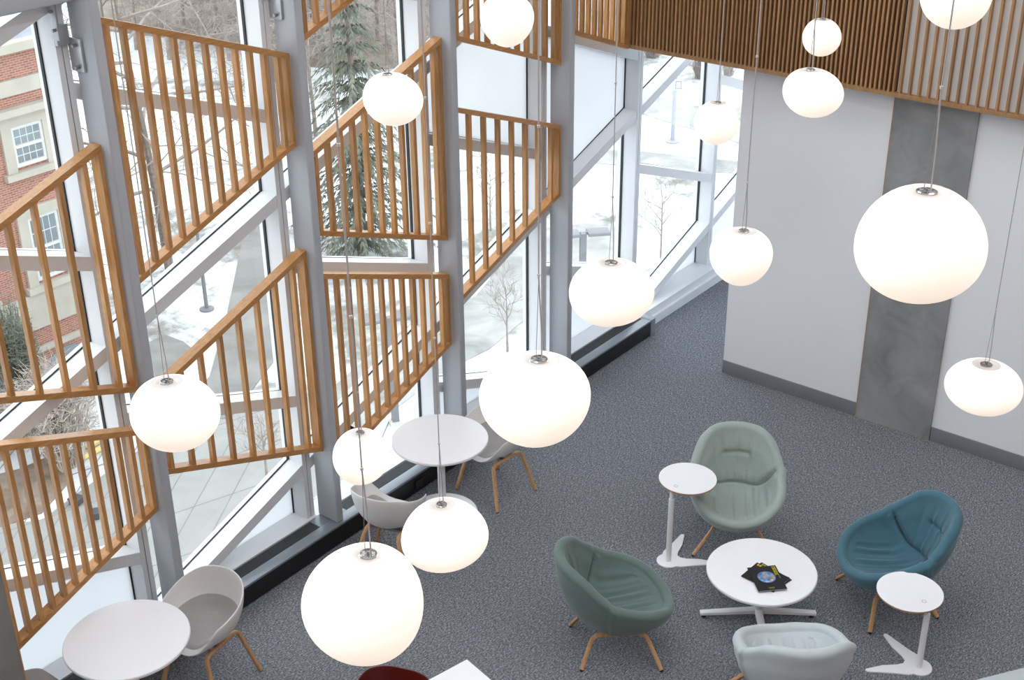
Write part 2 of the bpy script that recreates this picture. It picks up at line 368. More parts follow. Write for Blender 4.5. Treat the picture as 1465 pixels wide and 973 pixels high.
# ------------------------------------------------------------------ facade glazing
PER = 2.28; SL = .365; PITCHX = 1.58; MX0 = 6.017; MW = .083
def lines_for(k):
    out = []
    a0 = (1.335+.558*k) % PER; b0 = (2.985+.57*k) % PER
    for i in range(-1, 5):
        out.append(('A', a0+i*PER)); out.append(('B', b0+i*PER))
    return out
FROST = {(-1, 0), (0, 0), (2, 0), (2, 3), (3, 2), (4, 0), (5, 0), (3, 0), (-2, 1), (-3, 0)}
ZT = ZC
for n, k in enumerate(range(-6, 7)):
    xr = MX0+PITCHX*k; xl = xr-PITCHX+MW
    wn = struct_empty('window_%d' % (n+1), 'tall glazed facade bay with sloping transoms')
    for h in range(2):
        a = xr+h*(MW/2+.003); box('mullion', a, a+MW/2-.003, YM, YG+.06, .19, ZT, 'alu', wn)
    box('mullion_gap', xr+MW/2-.003, xr+MW/2+.003, YM+.006, YG, .19, ZT, 'gasket', wn)
    box('gasket', xr-.009, xr, YG-.010, YG+.014, .19, ZT, 'gasket', wn)
    L = []
    for t, z in lines_for(k):
        zl = z+SL*(xr-xl)*(1 if t == 'A' else -1)
        if max(z, zl) > .25 and min(z, zl) < ZT-.2: L.append((t, zl, z))
    L.sort(key=lambda q: q[1]+q[2])
    HT = .098
    for t, zl, zr in L:
        # parallelogram clipped to the sill
        poly = [(xl, zl-HT), (xr, zr-HT), (xr, zr), (xl, zl)]
        def clip(poly, z0, keep_above=True):
            res = []
            for i in range(len(poly)):
                p, q = poly[i], poly[(i+1) % len(poly)]
                ip = (p[1] >= z0) == keep_above; iq = (q[1] >= z0) == keep_above
                if ip: res.append(p)
                if ip != iq:
                    s = (z0-p[1])/(q[1]-p[1]); res.append((p[0]+s*(q[0]-p[0]), z0))
            return res
        pc = clip(clip(poly, .191), ZT, False)
        if len(pc) > 2:
            prism_xz('transom', pc, YM+.004, YG+.05, 'alu', wn)
            g = clip(clip([(xl, zl), (xr-.012, zr+.012*SL*(1 if t == 'A' else -1)), (xr-.012, zr+.005), (xl, zl+.005)], .191), ZT, False)
            if len(g) > 2: prism_xz('gasket', g, YG-.006, YG+.004, 'gasket', wn)
    low = [(xl, .19), (xr, .19)]
    edges_ = [(.19, .19)]+[(zl, zr) for t, zl, zr in L]+[(ZT, ZT)]
    for i in range(len(edges_)-1):
        (al, ar), (bl, br) = edges_[i], edges_[i+1]
        if i: al, ar = al, ar
        poly = [(xl, al), (xr, ar), (xr, br-(HT if i+1 < len(edges_)-1 else 0)), (xl, bl-(HT if i+1 < len(edges_)-1 else 0))]
        pc = clip(clip(poly, .19), ZT, False)
        if len(pc) < 3: continue
        fr = (k, i) in FROST
        p = prism_xz('frosted_pane' if fr else 'pane', pc, YG, YG+.012, 'frosted' if fr else 'glass', wn)
        if fr: p['label'] = 'frosted white pane'

# steel columns, beam, brackets
COLX = {k: 6.12+PITCHX*(k-2) for k in range(-3, 5)}
for k, x in COLX.items():
    c = thing('steel_column', 'flat grey steel column standing just inside the glazing', 'column', (x+.035, (YC+YCB)/2, .19), 0, 'steel columns along the glazing')
    box('shaft', -.036, .036, YC-(YC+YCB)/2, YCB-(YC+YCB)/2, 0, ZC-.19, 'column', c, bev=.012)
    for zb in (4.15, 6.43):
        p2 = box('bracket_plate', -.054, -.037, .005, .128, zb-.10, zb+.10, 'bracket', c, bev=.003)
        for dz in (-.07, .06):
            tube('bolt', [(-.054, .05, zb+dz), (-.082, .05, zb+dz)], .012, 'bolt', p2, 6)
        p = box('bracket_angle', -.148, -.139, .065, .128, zb+.10, zb+.34, 'bracket', c, bev=.002)
        box('bracket_arm', -.139, -.054, .100, .1285, zb+.06, zb+.18, 'bracket', c, bev=.003)
        for dz in (.16, .27):
            tube('bolt', [(-.148, .09, zb+dz), (-.168, .09, zb+dz)], .010, 'bolt', p, 6)
bm_ = thing('facade_beam', 'grey horizontal steel beam between the columns high on the glazing', 'beam', (2.0, 6.79, 4.66))
ks = sorted(COLX)
for a, b in zip(ks, ks[1:]):
    box('beam_segment', COLX[a]+.072-2, COLX[b]-2-.001, -.045, .045, 0, .16, 'column', bm_, bev=.008)

# ------------------------------------------------------------------ timber screens
YS0, YS1 = 6.715, 6.800
def screen(k, tt, zt, tb, zb, pitch, last, label, group, xr=None):
    """tt/tb: 'A' falling or 'B' rising towards +X; zt/zb: height at the right end"""
    xl = COLX[k]-PITCHX+.072; full = xr is None; xr = COLX[k]-.001 if full else xr
    st = -SL if tt == 'A' else SL; sb = -SL if tb == 'A' else SL
    x0r = COLX[k]
    top = lambda x: zt+st*(x-x0r)
    bot = lambda x: zb+sb*(x-x0r)
    s = thing('slatted_screen', label, 'screen', (xl, YS0, bot(xl)), 0, group)
    lx = lambda x: x-xl; z0 = bot(xl); D = YS1-YS0; tv = .043
    prism_xz('top_rail', [(lx(xl), top(xl)-tv-z0), (lx(xr), top(xr)-tv-z0), (lx(xr), top(xr)-z0), (lx(xl), top(xl)-z0)], 0, D, 'screen_rail', s)
    prism_xz('bottom_rail', [(lx(xl), bot(xl)-z0), (lx(xr), bot(xr)-z0), (lx(xr), bot(xr)+tv-z0), (lx(xl), bot(xl)+tv-z0)], 0, D, 'screen_rail', s)
    def vert(nm, a, b, ya, yb):
        prism_xz(nm, [(lx(a), bot(a)+tv-z0), (lx(b), bot(b)+tv-z0), (lx(b), top(b)-tv-z0), (lx(a), top(a)-tv-z0)], ya, yb, 'screen', s)
    vert('stile', xl, xl+.028, .001, D-.001); vert('stile', xr-.028, xr, .001, D-.001)
    x = xr-.028-last
    while x > xl+.045:
        vert('slat', x-.03, x, .004, .046); x -= pitch
    return s
G1 = 'timber screens on the glazing'
screen(1, 'B', 3.80, 'A', 2.085, .187, .085, 'oak screen of widely spaced slats with rising top rail before the brick building', G1+' one')
screen(1, 'A', 1.80, 'B', 1.14, .097, .075, 'oak screen of close slats, falling top rail, above the round table by the frosted pane', G1+' two')
screen(2, 'A', 4.015, 'B', 3.355, .12, .045, 'tall oak screen with falling top rail before the thick-trunked bare tree', G1+' three')
screen(2, 'B', 2.562, 'A', .84, .182, .085, 'oak screen of widely spaced slats with rising top rail over the snowy path', G1+' four')
screen(3, 'B', 3.795, 'A', 2.10, .132, .035, 'oak screen of close slats with rising top rail before the spruce', G1+' five')
screen(3, 'A', 1.795, 'B', 1.13, .120, .035, 'oak screen with falling top rail hung just below the spruce screen', G1+' six')
screen(3, 'A', 5.25, 'B', 4.587, .120, .035, 'oak screen hung above the spruce screen near the facade beam', G1+' seven')
screen(4, 'B', 4.93, 'A', 3.22, .130, .035, 'oak screen of close slats above the frosted upper pane', G1+' eight')
screen(4, 'A', 2.68, 'B', 2.01, .188, .08, 'oak screen of widely spaced slats just below the frosted upper pane', G1+' nine')
COLX[5] = 10.86
screen(5, 'B', 4.66, 'A', 2.945, .096, .01, 'oak screen of close slats next to the brown slatted bulkhead', G1+' ten', xr=10.34)

# ------------------------------------------------------------------ heater along the glazing
HY0, HY1, HZ = 6.595, YM-.035, .191
ht = thing('baseboard_heater', 'long low black heater with slotted top under the glazing', 'heater', (2.0, HY0, 0))
d = HY1-HY0; ex = 10.82-2
box('casing', 0, ex, .004, d, .012, HZ-.02, 'heater_front', ht)
box('plinth', 0, ex-.01, .02, d, .0, .012, 'heater_front', ht)
box('front_lip', 0, ex, 0, .105, HZ-.02, HZ, 'heater', ht, bev=.003)
box('end_cap', ex-.07, ex+.012, -.004, d, .004, HZ+.003, 'heater', ht, bev=.003)
for a, b in zip(ks, ks[1:]+[5]):
    x0 = COLX[a]+.18-2; x1 = (COLX[b]-.12-2) if b != 5 else ex-.09
    x0 = max(x0, 0)
    if x1 < x0: continue
    for i in range(8):
        yy = .114+i*(d-.115)/8
        box('grille_bar', x0, x1, yy, yy+.0045, HZ-.02, HZ-.001, 'grille', ht)
    box('column_cover', max(x1, 0), min(x1+.30, ex-.071) if b != 5 else x1+.018, .105, d, HZ-.02, HZ, 'heater', ht)
for xo in (7.02,):
    ob = box('outlet_box', xo-2, xo-2+.10, -.012, .004, .05, .13, 'heater_front', ht, bev=.003)

# ------------------------------------------------------------------ unseen ceiling panels, added for the general interior light
for ix, x in enumerate((-2.5, .9, 4.3, 7.7)):
    for iy, yv in enumerate((-4.8, -1.6, 1.6, 4.8)):
        cl = thing('added_ceiling_light', 'long flat white ceiling panel, unseen, added for interior light', 'ceiling light', (x, yv, ZC-.06), 0, 'added ceiling light panels')
        vs, fs = boxes([(-1.0, 1.0, -.42, -.38, 0, .06), (-1.0, 1.0, .38, .42, 0, .06), (-1.0, -.96, -.38, .38, 0, .06), (.96, 1.0, -.38, .38, 0, .06)])
        mesh_obj('frame', vs, fs, 'white_metal', cl); box('diffuser', -.96, .96, -.38, .38, .02, .055, 'diffuser', cl)

# ------------------------------------------------------------------ pendants
def pendant(px, py, wpx, hpx, size, tilt=0, egg=(0, 0), k=0, label='', capdx=0):
    dist = F*size/wpx
    ctr = CO + ray(px, py)*dist
    v = (ctr-CO); az = math.atan2(v.y, v.x); dep = math.atan2(-v.z, math.hypot(v.x, v.y))
    rx = size/2; ry = rx*.94; hm = hpx*size/wpx/2
    rz2 = (hm*hm-(ry*math.sin(dep))**2)/math.cos(dep)**2
    rz = max(math.sqrt(max(rz2, 0)), rx*.62)
    t = thing('pendant_lamp', label, 'pendant lamp', ctr, az-PI/2)   # local x = picture right, y = away
    ct, s_ = math.cos(math.radians(tilt)), math.sin(math.radians(tilt))
    ev = Vector((egg[0], 0, egg[1])); ev = ev.normalized() if ev.length else ev
    def S(u):
        d_ = u.dot(ev); sc = 1+k*d_
        perp = u-ev*d_
        q = ev*d_+perp*sc
        q = Vector((q.x*rx, q.y*ry, q.z*rz))
        return Vector((q.x*ct-q.z*s_, q.y, q.x*s_+q.z*ct))
    NU, NV = 56, 32
    # opening at the highest point
    best = max((S(Vector((math.sin(a)*math.cos(b), math.sin(a)*math.sin(b), math.cos(a)))) for a in [i*.05 for i in range(16)] for b in [j*PI/12 for j in range(24)]), key=lambda q: q.z)
    th0 = best.copy()
    vs, fs = [], []
    # build rings around direction of the top point
    w = Vector((th0.x/rx, th0.y/ry, th0.z/rz)); w = Vector((th0.x*ct+th0.z*s_, th0.y, -th0.x*s_+th0.z*ct)); w = Vector((w.x/rx, w.y/ry, w.z/rz)).normalized()
    ref = Vector((1, 0, 0)); e1 = (ref-w*ref.dot(w)).normalized(); e2 = w.cross(e1)
    a0 = .38
    for i in range(NV+1):
        a = a0+(PI-a0)*i/NV
        for j in range(NU):
            b = 2*PI*j/NU; u = w*math.cos(a)+(e1*math.cos(b)+e2*math.sin(b))*math.sin(a); vs.append(S(u))
    for i in range(NV):
        for j in range(NU):
            p, q = i*NU+j, i*NU+(j+1) % NU; fs.append((p, p+NU, q+NU, q))
    sh = mesh_obj('shade', vs, fs, 'globe', t, PI)
    ring = vs[:NU]; cc = sum(ring, Vector())/NU; rr = sum((q-cc).length for q in ring)/NU
    nrm = Vector((0, 0, 1))
    # recessed collar + cap + spokes
    col = []
    for f1, dz in ((1.01, .0), (.95, .002), (.48, .000), (.44, -.006)):
        col.append([cc+(q-cc)*f1+Vector((0, 0, dz*size*2)) for q in ring])
    cv = [q for r in col for q in r]; cf = [(i*NU+j, i*NU+(j+1) % NU, (i+1)*NU+(j+1) % NU, (i+1)*NU+j) for i in range(3) for j in range(NU)]
    mesh_obj('collar', cv, cf, 'globe_collar', t, PI)
    rc = rr*.44
    cp = lathe('cap', [(0, -.012), (rc*.97, -.012), (rc, -.006), (rc, .004), (rc*.86, .006), (rc*.84, 0), (0, 0)], 'chrome', t, 28); cp.location = cc
    sp = []
    for j in range(8):
        a = j*PI/4+.2; sp.append(tube_data([(rc*.1*math.cos(a), rc*.1*math.sin(a), .004), (rc*.86*math.cos(a), rc*.86*math.sin(a), .004)], .0016, 4))
    sp.append(lathe_data([(0, 0), (rc*.14, 0), (rc*.12, .012), (0, .014)], 10))
    v_, f_ = join(sp); so = mesh_obj('spider', v_, f_, 'bolt', cp, 1.0)
    zt = ZC-ctr.z
    dx = capdx
    cd_ = tube('cord', [cc+Vector((rc*.35, -rc*.2, .002)), cc+Vector((rc*.30, 0, size*.3)), cc+Vector((0, 0, size*.8)), (cc.x, cc.y, zt-.03)], .0029, 'cord', t, 6)
    zb = size*.8; 
    while cc.z+zb < zt-.2:
        b = lathe('ferrule', [(0, 0), (.0065, .002), (.0065, .012), (0, .014)], 'bead', cd_, 8); b.location = (cc.x, cc.y, cc.z+zb); zb += .62
    tube('wire', [cc+Vector((-rc*.3, rc*.1, .004)), cc+Vector((0, 0, size*.78))], .0013, 'bolt', t, 4)
    lathe('canopy', [(0, zt-.03), (.05, zt-.03), (.055, zt-.025), (.055, zt), (0, zt)], 'white_metal', t, 20, cc.x, cc.y)
    return t
MT['globe_collar'] = plain('opal_collar', (.78, .72, .68), .3, 0, .02)
def gl_label(s): return s
PEND = [
 (1315, 351, 184, 172, .47, 4, (.6, .4), .06, 'largest round opal pendant lamp, hung highest of the big ones near the concrete pillar'),
 (522, 861, 174, 174, .47, -8, (-.35, -1), .11, 'big egg-shaped opal pendant lamp hung nearest the red chair'),
 (767, 568.5, 160, 139, .47, 3, (-.6, -.4), .08, 'big broad opal pendant lamp with one drooping side, hung level with the end wall slats'),
 (635, 761.5, 124, 107, .47, 7, (0, -1), .2, 'big dome-shaped opal pendant lamp hung lowest of all'),
 (874, 417, 122, 100, .47, 3, (.3, -1), .05, 'big flattened opal pendant lamp over the green armchair'),
 (1407, 553.5, 108, 83, .47, -2, (0, 0), 0, 'big flattest opal pendant lamp hung low over the teal armchair'),
 (249.5, 590, 127, 112, .47, -10, (.4, -.6), .05, 'big opal pendant lamp hung closest to the slatted screens'),
 (516, 653, 80, 82, .31, -10, (0, 0), .04, 'small round opal pendant lamp hung low by the round tables'),
 (561.5, 141, 87, 76, .31, -16, (.3, -.3), .05, 'small tilted opal pendant lamp hung high near the spruce screen'),
 (1060, 367.5, 89, 85, .31, 2, (0, 1), .13, 'small top-shaped opal pendant lamp narrowing downwards, over the sage armchair'),
 (1162.5, 132, 87, 70, .31, -10, (.5, -.5), .05, 'small flattened opal pendant lamp hung beneath a smaller one'),
 (1025, 175.5, 64, 63, .30, 0, (0, 0), 0, 'small ball-shaped opal pendant lamp nearest the passage windows'),
 (1175.5, 53, 55, 54, .27, -20, (.3, -.3), .04, 'smallest opal pendant lamp, close to the brown slats'),
 (725.5, 29, 77, 76, .31, 0, (0, 1), .12, 'small opal pendant lamp hung high before the upper close-slatted screen'),
 (1368, -8, 100, 98, .31, 3, (0, 0), .04, 'small opal pendant lamp hung highest before the white-backed slats'),
]
for p in PEND: pendant(*p[:8], label=p[8])

# ------------------------------------------------------------------ tub seats
def smooth_step(a, b, x):
    t = max(0, min(1, (x-a)/(b-a))); return t*t*(3-2*t)
def interp(tab, x):
    n = len(tab); X = [q[0] for q in tab]; Y = [q[1] for q in tab]
    D = [(Y[i+1]-Y[i])/(X[i+1]-X[i]) for i in range(n-1)]
    M_ = [0]*n
    for i in range(1, n-1): M_[i] = 0 if D[i-1]*D[i] <= 0 else 2*D[i-1]*D[i]/(D[i-1]+D[i])
    if x <= X[0]: return Y[0]
    for i in range(n-1):
        if x <= X[i+1]:
            h = X[i+1]-X[i]; t = (x-X[i])/h
            return Y[i]*(2*t**3-3*t*t+1)+M_[i]*h*(t**3-2*t*t+t)+Y[i+1]*(3*t*t-2*t**3)+M_[i+1]*h*(t**3-t*t)
    return Y[-1]
def tub(rimz, ax, by, lean, seat_z, seat_tilt, th, under_z, NU=176, NI=64, NO=18, lip=7, groove=True, xoff=0, bk=1.0, inner_only=False, padt=None):
    """phi=0 at the back (-x), +-pi at the front (+x)"""
    vs, rows = [], []
    def rim(ph):
        a = abs(math.degrees(ph)); z = interp(rimz, a)
        e = 2.35; c_, s_ = math.cos(ph), math.sin(ph)
        r = (abs(c_)**e+abs(s_)**e)**(-1/e)
        x = -ax*c_*r; y = by*s_*r
        y *= interp([(0, bk), (75, 1), (110, 1), (180, .93)], a)
        x -= lean*smooth_step(100, 0, a)
        return Vector((x+xoff, y, z))
    phs = [-PI+2*PI*j/NU for j in range(NU)]
    P0 = Vector((xoff*.5, 0, seat_z))
    inner = [[None]*NU for _ in range(NI+1)]
    def inner_pt(ph, t):
        R_ = rim(ph); a = abs(math.degrees(ph))
        rise = max(0, min(1, (R_.z-seat_z-.03)/.25))
        pl = Vector((R_.x-P0.x, R_.y, 0))
        k1 = .62*rise+.40*(1-rise); k2 = .86*rise+.80*(1-rise)
        zs = lambda f_: seat_z+seat_tilt*(pl.x*f_)
        b0 = P0; b1 = P0+pl*k1; b1.z = zs(k1)-.012
        b2 = P0+pl*k2; b2.z = (zs(k2)+ (R_.z-zs(k2))*.22) if rise > 0 else zs(k2)
        b2.z = zs(k2)+(R_.z-zs(k2))*(.20*rise+.75*(1-rise))
        b3 = R_
        m_ = 1-t
        return b0*m_**3+b1*(3*m_*m_*t)+b2*(3*m_*t*t)+b3*t**3
    def seam_t(a):   # seam between the back pad and seat/wings, t along the profile
        return interp([(0, .47), (30, .475), (46, .52), (58, .66), (68, .86), (75, 1.02)], a)
    for i in range(NI+1):
        t = (i/NI)
        for j, ph in enumerate(phs):
            inner[i][j] = inner_pt(ph, max(t, 1e-3))
    if groove:
        disp = [[0]*NU for _ in range(NI+1)]
        for i in range(NI+1):
            t = i/NI
            for j, ph in enumerate(phs):
                a = math.degrees(ph); aa = abs(a); dd = 0
                if aa < 80:
                    q = t-seam_t(aa); dd -= .040*math.exp(-(q/(.016+.012*smooth_step(45, 62, aa)))**2)*(.55+.45*smooth_step(1.0, .9, t))
                    dd += .020*smooth_step(.0, .12, q)*smooth_step(85, 60, aa)*smooth_step(1.0, .85, t)
                if aa < 30:
                    dd -= .024*math.exp(-((t-.82)/.014)**2)*smooth_step(29, 21, aa)
                # wrinkles: radial folds next to the seams
                if aa < 40:
                    wv = math.sin(math.radians(a)*24+1.3)+.6*math.sin(math.radians(a)*41+.4)
                    dd += .0062*wv*(math.exp(-((t-.84)/.09)**2)+.7*math.exp(-((t-.56)/.09)**2))
                yy = inner[i][j].y; xx = inner[i][j].x
                if t < .8 and aa > 60 or t < .5:
                    wv = math.sin(yy*75+.8)+.7*math.sin(yy*121+2+xx*3)
                    dd += .0085*wv*smooth_step(-.25, .05, xx)*smooth_step(.30, .18, abs(yy))*smooth_step(.34, .2, xx)
                disp[i][j] = dd
        out = [[None]*NU for _ in range(NI+1)]
        for i in range(NI+1):
            for j in range(NU):
                if i == 0: out[i][j] = inner[i][j]; continue
                du = inner[i][(j+1) % NU]-inner[i][(j-1) % NU]; dv = inner[min(i+1, NI)][j]-inner[max(i-1, 0)][j]
                nn = du.cross(dv)
                if nn.length < 1e-9: out[i][j] = inner[i][j]; continue
                nn.normalize()
                ctr_dir = Vector((P0.x, 0, seat_z+.6))-inner[i][j]
                if nn.dot(ctr_dir) < 0: nn = -nn
                out[i][j] = inner[i][j]+nn*disp[i][j]
        inner = out
    if padt:
        NP = int(NI*padt[0]); vs = [P0+Vector((0, 0, padt[1]))]; fs = []
        lim = padt[0]
        rows = []
        for i in range(1, 13):
            t = lim*i/12; up = padt[1]*(1-max(0, (i-10)/2)**2)+.001
            rows.append([len(vs)+j for j in range(NU)]); vs += [inner_pt(ph, t)+Vector((0, 0, up)) for ph in phs]
        for j in range(NU): fs.append((0, rows[0][(j+1) % NU], rows[0][j]))
        for a_, b_ in zip(rows, rows[1:]):
            for j in range(NU): k_ = (j+1) % NU; fs.append((a_[j], a_[k_], b_[k_], b_[j]))
        return vs, [tuple(reversed(q)) for q in fs]
    vs = [P0.copy()]; rows = []
    vs[0] = sum((inner[1][j] for j in range(NU)), Vector())/NU
    for i in range(1, NI+1):
        rows.append([len(vs)+j for j in range(NU)]); vs += inner[i]
    rims = inner[NI]
    outd = []
    for j, ph in enumerate(phs):
        du = (rim(phs[(j+1) % NU])-rim(phs[(j-1) % NU])); o_ = Vector((du.y, -du.x, 0))
        if o_.length < 1e-9: o_ = Vector((rims[j].x, rims[j].y, 0))
        o_.normalize()
        if o_.dot(Vector((rims[j].x-xoff, rims[j].y, 0))) < 0: o_ = -o_
        outd.append(o_)
    for i in range(1, lip+1):
        a = PI*i/lip
        rows.append([len(vs)+j for j in range(NU)])
        vs += [rims[j]+outd[j]*(th/2*(1-math.cos(a)))+Vector((0, 0, math.sin(a)*th*.5)) for j in range(NU)]
    for i in range(1, NO+1):
        t = i/NO; row = []
        rows.append([len(vs)+j for j in range(NU)])
        for j, ph in enumerate(phs):
            b0 = rims[j]+outd[j]*th
            h_ = max(b0.z-under_z, .02)
            if groove: pinch = -.008*math.exp(-((t-.10)/.05)**2)
            else: pinch = 0
            b1 = Vector((b0.x*.98, b0.y*.98, b0.z-h_*.45)); b2 = Vector((b0.x*.72, b0.y*.72, under_z+.0)); b3 = Vector((b0.x*.12, b0.y*.12, under_z))
            m_ = 1-t; q = b0*m_**3+b1*(3*m_*m_*t)+b2*(3*m_*t*t)+b3*t**3
            vs.append(q+outd[j]*pinch)
    fs = []
    for j in range(NU): fs.append((0, rows[0][j], rows[0][(j+1) % NU]))
    for a_, b_ in zip(rows, rows[1:]):
        for j in range(NU): k_ = (j+1) % NU; fs.append((a_[j], b_[j], b_[k_], a_[k_]))
    fs.append(tuple(rows[-1][::-1]))
    fs = [tuple(reversed(q)) for q in fs]
    return vs, fs
def fix_normals(o):
    bm = bmesh.new(); bm.from_mesh(o.data); bmesh.ops.recalc_face_normals(bm, faces=bm.faces); bm.to_mesh(o.data); bm.free()
def arc_frame(p_foot1, p_top1, p_top2, p_foot2, r=.05):
    """inverted U with rounded corners"""
    P = [Vector(p_foot1), Vector(p_top1), Vector(p_top2), Vector(p_foot2)]
    path = [P[0]]
    for i in (1, 2):
        a = (P[i-1]-P[i]).normalized(); b = (P[i+1]-P[i]).normalized(); p0 = P[i]+a*r; p1 = P[i]+b*r
        for s_ in range(6):
            t = s_/5; path.append(p0*(1-t)**2+P[i]*(2*t*(1-t))+p1*t*t)
    path.append(P[3]); return path
LR = [(0, .815), (26, .81), (46, .765), (64, .655), (84, .56), (105, .515), (130, .46), (152, .405), (180, .38)]
LV = tub(LR, .325, .305, .055, .33, .10, .078, .225, xoff=.025, bk=.95)
def lounge(mat, x, y, ang, label):
    t = thing('lounge_chair', label, 'armchair', (x, y, 0), math.radians(ang))
    o = mesh_obj('upholstered_shell', LV[0], LV[1], mat, t, PI); fix_normals(o)
    for s_ in (-1, 1):
        path = arc_frame((.29, s_*.325, .012), (.20, s_*.17, .225), (-.17, s_*.14, .225), (-.27, s_*.245, .012), .06)
        v_, f_ = tube_data(path, 0, 8, (.030, .022), up=Vector((0, s_, .3))); lf = mesh_obj('leg_frame', v_, f_, 'leg', t, .9)
        for px_, py_ in ((.29, .325), (-.27, .245)):
            ft = lathe('foot_glide', [(0, 0), (.013, 0), (.013, .014), (0, .014)], 'rubber', lf, 10, px_, s_*py_)
    vs, fs = boxes([(.07, .11, -.165, .165, .222, .240), (-.10, -.06, -.150, .150, .222, .240)])
    mesh_obj('cross_bar', vs, fs, 'bolt', t)
    return t
lounge('sage', 8.12, 4.12, -148, 'pale sage green upholstered tub armchair on oak legs')
lounge('green', 6.42, 4.15, -45, 'deep green upholstered tub armchair on oak legs')
lounge('teal', 8.10, 2.76, 137, 'teal blue upholstered tub armchair on oak legs')
lounge('mist', 6.575, 2.83, 42, 'pale blue grey upholstered tub armchair on oak legs')

AR = [(0, .785), (35, .775), (60, .735), (85, .69), (106, .662), (120, .635), (136, .54), (150, .465), (165, .435), (180, .43)]
AKW = dict(rimz=AR, ax=.25, by=.275, lean=.03, seat_z=.435, seat_tilt=.05, th=.009, under_z=.405, groove=False, xoff=.01, bk=.92)
AV = tub(**AKW, NU=96, NI=24, NO=14, lip=4)
AP = tub(**AKW, NU=96, NI=24, padt=(.70, .016))
def dining(mat, x, y, ang, label, pad=True):
    t = thing('shell_chair', label, 'chair', (x, y, 0), math.radians(ang))
    o = mesh_obj('shell', AV[0], AV[1], mat, t, PI); fix_normals(o)
    if pad: o = mesh_obj('seat_pad', AP[0], AP[1], 'pad', t, PI)
    for s_ in (-1, 1):
        path = arc_frame((.235, s_*.255, .008), (.185, s_*.155, .392), (-.15, s_*.14, .392), (-.235, s_*.235, .008), .05)
        v_, f_ = tube_data(path, 0, 8, (.026, .03), up=Vector((0, s_, .3))); lf = mesh_obj('leg_frame', v_, f_, 'leg', t, .9)
        for px_, py_ in ((.235, .255), (-.235, .235)):
            lathe('foot_glide', [(0, 0), (.012, 0), (.012, .010), (0, .010)], 'rubber', lf, 10, px_, s_*py_)
    vs, fs = boxes([(.04, .08, -.15, .15, .384, .404), (-.08, -.04, -.14, .14, .384, .404)])
    mesh_obj('cross_bar', vs, fs, 'bolt', t)
    return t
dining('shell', 7.50, 6.08, 172, 'pale grey shell armchair between the round pedestal table and the glazing end')
dining('shell', 6.17, 6.08, 16, 'pale grey shell armchair by a column, turned towards the farther round table')
dining('shell', 4.41, 6.18, 188, 'pale grey shell armchair with grey seat pad at the table by the frosted pane')
dining('shell_warm', 3.24, 6.27, 5, 'taupe shell armchair across the table by the frosted pane')
dining('red', 4.52, 4.45, -52, 'dark red shell armchair beside the square white table', pad=False)

# ------------------------------------------------------------------ tables
def pedestal(x, y, r, z, label):
    t = thing('pedestal_table', label, 'table', (x, y, 0))
    lathe('table_top', disc_prof(r, z-.025, z, .005), 'white', t, 72)
    lathe('column', [(0, .02), (.032, .02), (.032, z-.035), (.10, z-.03), (.10, z-.024), (0, z-.024)], 'white_metal', t, 24)
    lathe('base_disc', [(0, 0), (.29, 0), (.293, .006), (.285, .012), (.05, .022), (.04, .03), (0, .03)], 'white_metal', t, 56)
    return t
ta = onZ(629.5, 627, .735); pedestal(ta.x, ta.y, .395, .735, 'round white pedestal table with a round white floor plate')
tb = onZ(181.5, 913, .735); pedestal(tb.x, tb.y, .405, .735, 'round white pedestal table below the close-slatted screen and frosted pane')
cz = .43; ct_ = onZ(1090, 815.5, cz)
t = thing('coffee_table', 'low round white coffee table on a four-star base', 'table', (ct_.x, ct_.y, 0), math.radians(37))
lathe('table_top', disc_prof(.402, cz-.028, cz, .006), 'white', t, 80)
lathe('column', [(0, .03), (.03, .03), (.03, cz-.04), (.12, cz-.034), (.12, cz-.027), (0, cz-.027)], 'white_metal', t, 24)
for i in range(4):
    a = i*PI/2
    path = [(.02*math.cos(a), .02*math.sin(a), .062), (.43*math.cos(a), .43*math.sin(a), .036)]
    v_, f_ = tube_data(path, 0, 8, [(.055, .04), (.045, .026)]); lg = mesh_obj('star_foot', v_, f_, 'white_metal', t, .9)
    lathe('foot_glide', [(0, 0), (.018, 0), (.018, .026), (0, .026)], 'rubber', lg, 12, .40*math.cos(a), .40*math.sin(a))
